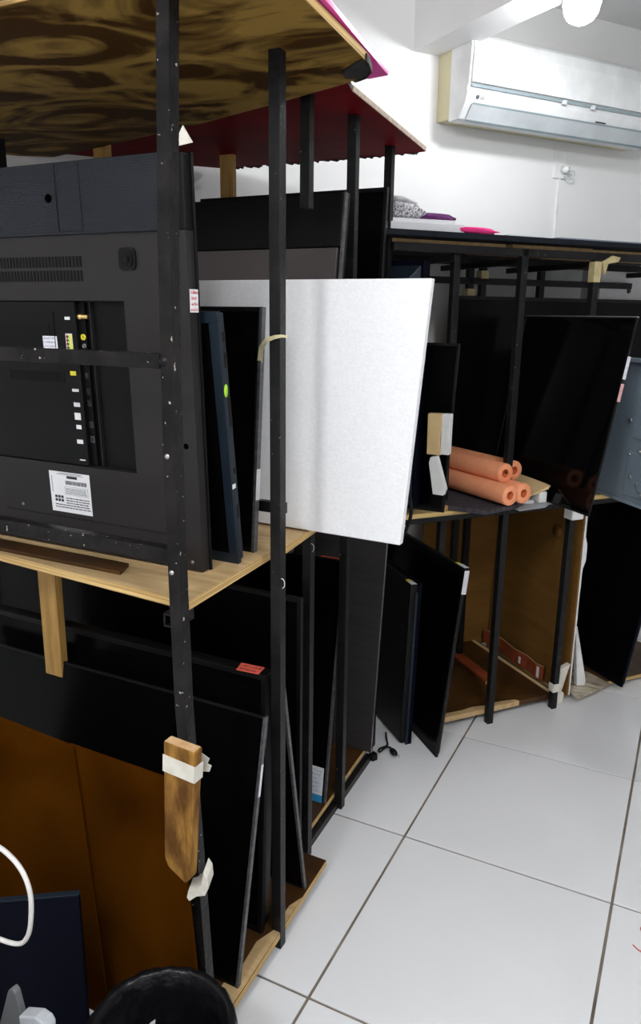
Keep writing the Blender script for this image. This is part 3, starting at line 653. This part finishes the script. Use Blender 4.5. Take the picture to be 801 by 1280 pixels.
build('bare_edge', MB().prism([rb(-.20, .026, .0502), rb(-.19, .050, .0502), rb(-.10, .044, .0502), (rb(-.05, .052, .0502)), rb(.02, .040, .0502), rb(.03, .050, .0502), rb(.09, .046, .0502), rb(.15, .036, .0502), rb(.16, .023, .0502)], (0, 0, .001)).box(rb(-.20, .0205, .030), BE * .36, BN * .004, Z_ * .021), 'ply', rk)
build('tape_seam', MB().box(rb(.318, .03, .0502), BE * .018, BN * .57, Z_ * .001), 'cardboard_light', rk)
# tape wound round posts
def wrap(s, n, z0, z1, m, k=.003): build('tape_wrap', MB().box(rb(s - PS / 2 - k, n - PS / 2 - k, z0), BE * (PS + 2 * k), BN * (PS + 2 * k), Z_ * (z1 - z0)), m, rk, .002)
wrap(.313, 0, 1.665, 1.735, 'yellow_tape'); wrap(.313, 0, .075, .11, 'tape'); wrap(.11, .47, 1.62, 1.65, 'yellow_tape', .006); wrap(.17, .47, 1.69, 1.72, 'yellow_tape', .006)
build('tape_flap', MB().prism([rb(.33, -.02, 1.735), rb(.37, -.02, 1.757), rb(.41, -.02, 1.752), rb(.40, -.02, 1.735), rb(.355, -.02, 1.728), rb(.345, -.02, 1.69)], BN * .02), 'yellow_tape', rk, .004)
build('tape_foot', MB().prism([rb(.335, .005, .0), rb(.372, .005, .004), rb(.375, .005, .05), rb(.36, .005, .06), rb(.385, .005, .15), rb(.395, .005, .175), rb(.345, .005, .16), rb(.34, .005, .08)], BN * .025), 'tape', rk, .003)
build('foam_cap', MB().box(rb(.295, -.03, .80), BE * .055, BN * .05, Z_ * .055), 'epe', rk, .004)

# televisions and panels in rack B
ue = (BE * .04 + BN).normalized(); ve = BE * .115 + Z_ * .66
P = rb(.153, -.258, .8865)
tx, u, v, wv = tv('glossy black television jutting from the rear rack with two small labels on its edge', P, ue, ve, .60, .672, .017, 'screen', .007, 'bezel', 'screen_gloss', 'tv_black', bulge=.02)
build('edge_strip', MB().box(P + v * .671, u * .60, v * .003, -wv * .008), 'silver_line', tx)  # lamplight on the top edge, put into the colour as a bright strip
sticker(tx, P + v * .47 - u * .0004 - wv * .001, -wv, v, .013, .075, 'label', 2, 'blueink'); sticker(tx, P + v * .395 - u * .0004 - wv * .001, -wv, v, .013, .06, 'pinklabel', 2, 'redink', 'pink_sticker')
t, u, v, wv = tv('very wide black television spanning the back of the rear rack shelf', rb(1.1, .415, .8865), -BE, BN * .01 + Z_, 1.08, .735, .035, 'screen', .014, 'bezel', 'screen', 'tv_black')
# bare steel chassis plate
P = rb(.404, -.30, .8865); uc = (BE * .15 + BN).normalized(); vc = (BE * .03 + Z_).normalized(); wc = vc.cross(uc).normalized(); vc = uc.cross(wc)
ch = thing('steel_chassis', 'bare grey-blue steel backplate of a television, at the right edge', 'backplate', P)
def cq(a, h, d=0): return P + uc * a + vc * h + wc * d
build('plate', MB().box(cq(0, 0), uc * .62, vc * .52, -wc * .003), 'chassis', ch, .001)
build('flange', MB().box(cq(0, .505), uc * .62, vc * .016, wc * .014).box(cq(0, 0), uc * .012, vc * .52, wc * .012).box(cq(0, 0), uc * .62, vc * .010, wc * .010), 'chassis', ch, .002)
build('raised_panel', MB().box(cq(.06, .24), uc * .10, vc * .10, wc * .004).box(cq(.03, .03), uc * .14, vc * .16, wc * .003), 'chassis', ch, .002)
for a, h, r in ((.10, .20, .010), (.16, .18, .006), (.14, .10, .006), (.10, .08, .006), (.06, .05, .010), (.18, .30, .008), (.05, .13, .006)):
    build('boss', MB().lathe([(r, 0), (r, .006), (r * .5, .007), (r * .5, .002), (0, .002)], cq(a, h, .003), wc, 12), 'silver_line' if r > .009 else 'grey_conn', ch)
build('boss_plate', MB().box(cq(.045, .055, .003), uc * .05, vc * .035, wc * .006), 'chassis', ch, .002)
# white box behind
bx = thing('white_box', 'white cardboard box standing behind the wide black television', 'box', rb(.81, .47, .8865))
build('carton', MB().box(rb(.80, .49, .8865), BE * .30, BN * .12, Z_ * .86), 'label', bx, .002)
build('hole', MB().lathe([(.012, 0), (.012, .001), (0, .001)], rb(.965, .4895, 1.662), -BN, 14), 'stained', bx)

# orange foam tubes
grp = 'orange foam tubes on the rear rack'
def tubef(label, a, d, L, r):
    a = V(a); d = V(d).normalized(); t = thing('foam_tube', label, 'foam tube', a - Z_ * r, grp)
    build('tube_wall', MB().lathe([(r * .42, .002), (r * .94, 0), (r, .004), (r, L - .004), (r * .94, L), (r * .42, L)], a, d, 28), 'orange', t)
    build('tube_bore', MB().lathe([(0, L * .5), (r * .42, L * .5), (r * .42, .002)], a, d, 20), 'orange_in', t)
dd = BN * .86 - BE * .10
R_ = .036
E0 = rb(-.055, -.10, .906 + R_)
tubef('orange foam tube lowest in front, its open end toward the aisle', E0, dd, .52, R_)
tubef('shorter orange foam tube lying to the right of the lowest one', E0 + BE * .066 + BN * .01 - Z_ * .0, dd, .50, R_)
tubef('orange foam tube resting on top of the two lowest ones', E0 + BE * .030 + BN * .075 + Z_ * .062, dd, .50, R_)
tubef('orange foam tube furthest back, partly hidden by the one on top', E0 + BE * .100 + BN * .115 + Z_ * .060, dd, .45, R_)
tag(build('felt_mat', MB().prism([rb(-.25, -.012, .8855), rb(-.16, -.115, .8855), rb(.0, -.075, .8855), rb(.04, .0, .8855), rb(.02, .42, .8855), rb(-.30, .42, .8855)], (0, 0, .016)), 'felt', bevel=.003), 'dark grey felt mat under the orange foam tubes', 'mat')
cbp = thing('cardboard_piece', 'torn tan cardboard flap with white foam pads beside the orange tubes', 'cardboard', rb(.12, .1, .886))
build('flap', MB().prism([rb(.085, .35, .930), rb(.166, .35, .960), rb(.159, .06, .953), rb(.156, -.030, .950), rb(.152, -.058, .949), rb(.154, -.050, .945), rb(.150, -.052, .939), rb(.128, -.044, .930), rb(.115, -.046, .925), rb(.095, -.034, .917), rb(.08, -.034, .911), rb(.056, -.022, .901)], (0, 0, .005)), 'cardboard_light', cbp)
build('foam_pad', MB().prism([rb(.118, -.046, .8868), rb(.152, -.045, .8868), rb(.158, .30, .8868), rb(.120, .30, .8868)], (0, 0, .042)), 'epe', cbp, .004)
build('foam_pad', MB().prism([rb(.056, -.034, .8868), rb(.098, -.044, .8868), rb(.10, .20, .8868), rb(.062, .20, .8868)], (0, 0, .012)), 'epe', cbp, .004)
tag(build('plastic_wrap', MB().prism([rb(-.02, -.11, .8857), rb(.10, -.10, .8857), rb(.165, -.055, .8857), rb(.215, -.04, .8857), rb(.19, .0, .8857), rb(.0, .0, .8857)], (0, 0, .0007)), 'whiteplastic'), 'crumpled pale plastic wrap hanging off the shelf under the cardboard flap', 'wrap')
tag(build('wood_strip', MB().box(rb(-.29, -.01, .8856), BE * .04, BN * .24, Z_ * .018), 'pine', bevel=.001), 'short yellow wood strip beside the grey felt mat', 'wood strip')

# lower bay of rack B
pl = thing('cardboard_sheet', 'tall brown cardboard sheet standing in the lower bay of the rear rack', 'cardboard', rb(.40, .05, .05))
build('sheet', MB().prism([rb(.395, .012, .029), rb(.39, .012, .855), rb(.43, .58, .855), rb(.40, .58, .029)], BE * .008), 'cardboard', pl)
pts = [rb(.4035, .0105, .03)]
for k in range(24):
    pts.append(rb(.399 + random.uniform(.0086, .0105) + (.012 if 16 < k < 20 else 0), .0105, .035 + k * .034))
pts.append(rb(.3985, .0105, .85)); mb = MB().prism(pts, BN * .002)
build('torn_edge', mb, 'label', pl)
build('back_flap', MB().prism([rb(.43, .585, .029), rb(.43, .585, .855), rb(.03, .592, .855), rb(.03, .592, .029)], BN * .008), 'cardboard', pl)
build('oval_hole', MB().lathe([(.028, 0), (.028, .001), (0, .001)], rb(.3935, .155, .70), -BE, 18), 'cardboard', pl)
build('fold_line', MB().prism([rb(.3945, .02, .24), rb(.3995, .56, .25), rb(.3995, .56, .254), rb(.3945, .02, .244)], -BE * .0006), 'cardboard', pl)
def belt(label, pts, h, th=.005, lean=0):
    mb = MB(); P = [V(q) for q in pts]
    for i in range(len(P) - 1):
        a, b = P[i], P[i + 1]; nr = (b - a).cross(Z_).normalized()
        mb.box(a, b - a, nr * th, Z_ * h)
    t = thing('leather_strip', label, 'strip', P[0]); o = build('strip', mb, 'leather', t)
    mb = MB()
    for i in range(len(P) - 1):
        a, b = P[i], P[i + 1]; nr = (b - a).cross(Z_).normalized(); mb.box(a + Z_ * h, b - a, nr * th, Z_ * .0025)
    build('cut_edge', mb, 'leather_edge', t); return t
b1 = belt('red-brown leather strip standing on edge along the cardboard sheet', [rb(.358, .125, .051), rb(.352, .17, .051), rb(.366, .24, .051), rb(.358, .33, .051), rb(.372, .42, .051), rb(.365, .56, .051)], .062)
build('white_patch', MB().box(rb(.3505, .14, .058), BN * .014, Z_ * .05, -BE * .002), 'label', b1)
build('white_patch', MB().box(rb(.356, .27, .066), BN * .012, Z_ * .03, -BE * .003), 'label', b1)
t = thing('leather_strip', 'red-brown leather strip lying flat on the bottom board of the rear rack', 'strip', rb(.15, .3, .051))
build('strip', MB().prism([rb(.118, .19, .0515), rb(.168, .19, .0515), rb(.185, .55, .0515), rb(.14, .55, .0515)], (0, 0, .014)), 'leather', t, .002)
build('cut_edge', MB().prism([rb(.116, .188, .0515), rb(.166, .188, .0515), rb(.166, .1905, .0515), rb(.116, .1905, .0515)], (0, 0, .012)), 'leather_edge', t)
tag(build('magazine_page', MB().prism([rb(.415, -.03, .0295), rb(.64, .02, .0295), rb(.63, .15, .0295), rb(.47, .21, .0295)], (0, 0, .003)), 'magazine'), 'glossy beige printed page sticking out under the right-hand television', 'paper')
tag(build('foam_wedge', MB().prism([rb(.492, .06, .034), rb(.470, .08, .30), rb(.475, .075, .30), rb(.528, .05, .055), rb(.524, .05, .034)], BN * .02), 'epe', bevel=.001), 'narrow white foam wedge standing on the printed page', 'foam')
P = rb(.655, -.02, .033); ug = (BE * .03 + BN).normalized()
tw, u, v, wv = tv('black television leaning in the lower bay at the right edge', P, ug, BE * .16 + Z_ * .80, .52, .80, .03, 'screen', .008, 'navy2', 'screen', 'tv_black', bulge=.01)
sticker(tw, P + u * .06 + v * .60 + wv * .0003, -u, v, .02, .035, 'greyplastic', name='grey_sticker')

# things on top of rack B
g2 = 'odds and ends on the rear rack top'
tag(build('paper_stack', MB().prism([rb(-.54, .02, 1.8008), rb(-.24, .0, 1.8008), rb(-.22, .26, 1.8008), rb(-.54, .30, 1.8008)], (0, 0, .026)).prism([rb(-.52, .03, 1.827), rb(-.27, .01, 1.827), rb(-.27, .25, 1.827), rb(-.52, .27, 1.827)], (0, 0, .012)), 'label', bevel=.001), 'stack of white papers on the left end of the rear rack top', 'papers')
def pillow(label, name, c, a, b, h, m, rot, lump=.2):
    mb = MB(); nu, nv = 16, 8; vs = []; fs = []; c = V(c); ex = BE * math.cos(rot) + BN * math.sin(rot); ey = BN * math.cos(rot) - BE * math.sin(rot); rnd = random.Random(len(name) + int(a * 1000))
    for j in range(nv + 1):
        ph = math.pi * j / nv - math.pi / 2
        for i in range(nu):
            th = 2 * math.pi * i / nu; k = 1 + lump * (rnd.random() - .5) * math.cos(ph)
            cs, sn_ = math.cos(th), math.sin(th)
            vs.append(c + ex * a * k * math.copysign(abs(cs) ** .7, cs) * math.cos(ph) ** .6 + ey * b * k * math.copysign(abs(sn_) ** .7, sn_) * math.cos(ph) ** .6 + Z_ * (h + h * math.sin(ph)))
    for j in range(nv):
        for i in range(nu): fs.append((j * nu + i, j * nu + (i + 1) % nu, (j + 1) * nu + (i + 1) % nu, (j + 1) * nu + i))
    mb.add(vs, fs, True); return tag(build(name, mb, m), label, 'cloth', g2)
pillow('folded grey and white knitted cloth on the paper stack', 'knitted_cloth', rb(-.43, .10, 1.8395), .075, .06, .027, 'knit', .3, .5)
pillow('purple knitted cloth beside the grey one on the rear rack top', 'knitted_cloth', rb(-.30, .13, 1.8395), .095, .05, .016, 'purple', -.1, .4)
pillow('crumpled white cloth on top of the grey knitted cloth', 'crumpled_cloth', rb(-.41, .13, 1.891), .07, .045, .012, 'foam', .6, .5)
pillow('bright pink cloth at the front edge of the rear rack top', 'pink_cloth', rb(-.18, .035, 1.8008), .080, .045, .012, 'pinkcloth', .05, .5)
tag(build('paper_sheet', MB().prism([rb(-.07, .0, 1.8008), rb(.10, .02, 1.8008), rb(.08, .16, 1.8008), rb(-.07, .15, 1.8008)], (0, 0, .006)), 'ac_grey'), 'pale grey paper lying right of the pink cloth', 'papers')
tag(build('pale_sheet', MB().prism([rb(.12, -.025, 1.8008), rb(1.1, -.025, 1.8008), rb(1.1, .45, 1.8008), rb(.12, .40, 1.8008)], (0, 0, .004)), 'chassis'), 'thin grey-blue sheet covering the right of the rear rack top', 'sheet')

# ================================================================== air conditioner, socket, lamp
ac = thing('air_conditioner', 'white split air conditioner on the back wall', 'air conditioner', wall_pt(.65, .1, 2.285))
a0, a1 = .125, 1.19
def wprof(prof, t0, t1, m, nm, bev=0): return build(nm, MB().prism([wall_pt(t0, o_, z) for o_, z in prof], WE * (t1 - t0)), m, ac, bev)
wprof([(0, 2.30), (0, 2.575), (.10, 2.585), (.10, 2.295)], a0 + .002, a1, 'ac_old', 'back_shell', .004)
wprof([(.085, 2.287), (.085, 2.588), (.175, 2.585), (.205, 2.560), (.213, 2.530), (.205, 2.402), (.196, 2.385), (.20, 2.372), (.188, 2.338), (.150, 2.288)], a0, a1, 'ac', 'body', .003)
wprof([(.205, 2.404), (.218, 2.404), (.222, 2.52), (.210, 2.560), (.200, 2.572), (.19, 2.56), (.200, 2.53)], a0 + .008, a1 - .008, 'ac', 'front_panel', .002)
wprof([(.199, 2.391), (.207, 2.391), (.210, 2.400), (.203, 2.400)], a0 + .012, a1 - .012, 'ac_dark', 'panel_gap')
wprof([(.155, 2.290), (.192, 2.337), (.196, 2.333), (.160, 2.287)], a0 + .03, a1 - .03, 'ac_grey', 'louver')
wprof([(.152, 2.283), (.158, 2.287), (.163, 2.284), (.156, 2.279)], a0 + .03, a1 - .03, 'ac_dark', 'louver_gap')
wprof([(.195, 2.334), (.1985, 2.339), (.200, 2.338), (.196, 2.332)], a0 + .03, a1 - .03, 'ac_dark', 'louver_line')
wprof([(.199, 2.340), (.2015, 2.342), (.202, 2.3445), (.1995, 2.3445)], .80, .86, 'ink', 'display')
for tt in (.60, .76): wprof([(.204, 2.384), (.214, 2.384), (.216, 2.398), (.206, 2.398)], tt, tt + .018, 'ac', 'clip')
# maker's mark: small ring and two letters
lg = bpy.data.curves.new('mark', 'FONT'); lg.body = 'LG'; lg.size = .016; lg.extrude = .0004
lo = bpy.data.objects.new('mark', lg); COL.objects.link(lo); dg = bpy.context.evaluated_depsgraph_get()
me = bpy.data.meshes.new_from_object(lo.evaluated_get(dg)); bpy.data.objects.remove(lo)
me.materials.append(M['greyplastic']); lo = bpy.data.objects.new('lettering', me); COL.objects.link(lo); lo.parent = ac
nrm = (-WN * .92 - Z_ * .38).normalized(); upv = (Z_ - nrm * nrm.z).normalized()
R3 = Matrix((WE, upv, WE.cross(upv))).transposed()
lo.matrix_local = Matrix.Translation(wall_pt(.188, .1985, 2.354) - ac.location) @ R3.to_4x4()
build('round_mark', MB().lathe([(.0075, 0), (.0075, .0012), (0, .0012)], wall_pt(.176, .1975, 2.360), nrm, 18), 'greyplastic', ac)
tag(build('cable_clip', MB().tube([wall_pt(.74, .10, 2.590), wall_pt(.79, .10, 2.606), wall_pt(.84, .10, 2.590)], .006, 8), 'leather'), 'small red-brown thing peeking over the top of the air conditioner', 'clip')

so = thing('wall_socket', 'white wall socket with a plug and looped cable below the air conditioner', 'socket', wall_pt(.82, 0, 2.16))
build('plate', MB().box(wall_pt(.772, 0, 2.148), WE * .075, -WN * .009, Z_ * .115), 'plate', so, .003)
build('plug', MB().tube([wall_pt(.826, .009, 2.185), wall_pt(.828, .040, 2.183)], [.017, .014], 14), 'plate', so)
build('cable', MB().tube(curve([wall_pt(.828, .038, 2.183), wall_pt(.852, .048, 2.178), wall_pt(.862, .040, 2.160), wall_pt(.842, .028, 2.148), wall_pt(.826, .02, 2.162)]), .0035, 8), 'ac_grey', so)
build('conduit', MB().box(wall_pt(.808, 0, 1.70), WE * .010, -WN * .008, Z_ * .448), 'plate', so)

LP = V((.145, .966, 2.470))
lm = thing('ceiling_lamp', 'bare lit bulb hanging from the ceiling at the top right', 'lamp', LP)
build('bulb', MB().lathe([(0, 0), (.022, .004), (.040, .014), (.053, .032), (.058, .055), (.0585, .062)], LP, Z_, 28), 'bulb', lm)
build('housing', MB().lathe([(.050, .060), (.062, .060), (.063, .075), (.060, .12), (.045, .16), (.031, .175), (.031, .225), (.022, .24), (.012, .245), (.012, .30)], LP, Z_, 20), 'plate', lm)
build('ceiling_cup', MB().lathe([(.012, .295), (.05, .305), (.05, CEIL - LP.z)], LP, Z_, 24), 'plate', lm)

# ================================================================== foreground
bn = thing('waste_bin', 'black round waste bin in the foreground', 'bin', (-.078, -1.07, 0))
o = V((-.078, -1.07, 0))
build('wall', MB().lathe([(0, 0), (.100, 0), (.128, .290), (.133, .300), (.130, .304), (.124, .298), (.097, .006), (0, .006)], o, Z_, 48), 'bin', bn)
mb = MB(); rnd = random.Random(3); seg = 60; vs = []; fs = []
prof = [(.136, .262), (.1365, .300), (.131, .308), (.120, .300), (.114, .24), (.105, .12)]
for r, h in prof:
    for k in range(seg): a = 2 * math.pi * k / seg; j = 1 + rnd.uniform(-.018, .018); vs.append(o + V((r * j * math.cos(a), r * j * math.sin(a), h + rnd.uniform(-.003, .003))))
for i in range(len(prof) - 1):
    for k in range(seg): fs.append((i * seg + k, i * seg + (k + 1) % seg, (i + 1) * seg + (k + 1) % seg, (i + 1) * seg + k))
mb.add(vs, fs, True); build('bin_liner', mb, 'bag', bn)
tag(build('paper_scrap', MB().prism([(-.150, -1.035, .16), (-.135, -1.045, .16), (-.138, -1.03, .245), (-.147, -1.028, .225)], (.004, .012, 0)).prism([(-.160, -1.05, .16), (-.120, -1.07, .16), (-.13, -1.03, .215)], (.01, .01, 0)), 'label'), 'crumpled white paper inside the waste bin', 'paper')
# the paper rests on rubbish filling the bin
tag(build('rubbish_bag', MB().lathe([(0, .008), (.09, .01), (.100, .08), (.098, .14), (.06, .158), (0, .160)], o, Z_, 30), 'bag'), 'dark rubbish filling the waste bin', 'rubbish', kind='stuff')
# navy panel, small cradle and white cable on a low stand
nb = thing('navy_case', 'dark navy flat case standing at the lower left corner', 'case', (-.35, -1.08, 0))
ua = V((-.118, -.082, 0)).normalized(); un = V((ua.y, -ua.x, 0)); 
if un.y > 0: un = -un
c0 = V((-.328, -.997, 0))
build('shell', MB().box(c0, ua * .40, Z_ * .430, -un * .012), 'navy2', nb, .003)
build('lid_edge', MB().box(c0 + Z_ * .4302, ua * .40, Z_ * .002, -un * .012), 'navy', nb)
st = thing('low_stool', 'low dark stool at the lower left corner, under the grey and white cradle', 'stool', (-.28, -1.33, 0))
build('seat', MB().box((-.50, -1.46, .364), X_ * .38, Y_ * .225, Z_ * .02), 'tv_black', st, .003)
for x, y in ((-.49, -1.45), (-.15, -1.45), (-.49, -1.26), (-.15, -1.26)): build('leg', MB().box((x, y, 0), X_ * .02, Y_ * .015, Z_ * .364), 'tv_black', st)
pr_ = thing('phone_cradle', 'small grey and white plastic cradle at the bottom left corner', 'cradle', (-.2, -1.25, .3845))
build('back_fin', MB().prism([(-.270, -1.25, 0.3845), (-.236, -1.25, .480), (-.226, -1.25, .490), (-.219, -1.25, .484), (-.198, -1.25, 0.3845)], (0, .012, 0)), 'greyplastic', pr_, .002)
build('pad', MB().prism([(-.200, -1.262, 0.3845), (-.202, -1.262, .458), (-.165, -1.262, .474), (-.148, -1.262, .472), (-.142, -1.262, .462), (-.150, -1.262, 0.3845)], (0, .022, 0)), 'whiteplastic', pr_, .003)
tag(build('white_cable', MB().tube(curve([(-.60, -1.14, .560), (-.47, -1.13, .612), (-.42, -1.125, .612), (-.375, -1.12, .603), (-.335, -1.12, .578), (-.318, -1.12, .535), (-.322, -1.12, .48), (-.335, -1.12, .435), (-.362, -1.12, .405), (-.41, -1.125, .400), (-.47, -1.13, .405), (-.60, -1.14, .43)]), .0046, 8), 'cable'), 'white cable looping in front of the brown hardboard', 'cable')
# specks of litter on the tiles
tag(build('red_thread', MB().tube(curve([(.664, -.128, .0015), (.68, -.14, .0015), (.70, -.146, .0015)]), .0014, 6), 'redink'), 'short red thread on the tiles at the right edge', 'thread')
tag(build('red_bead', MB().lathe([(0, 0), (.006, .001), (.008, .006), (.006, .011), (0, .013)], (.684, -.066, 0), Z_, 12), 'redink'), 'tiny red bit of litter on the tiles above the thread', 'litter')
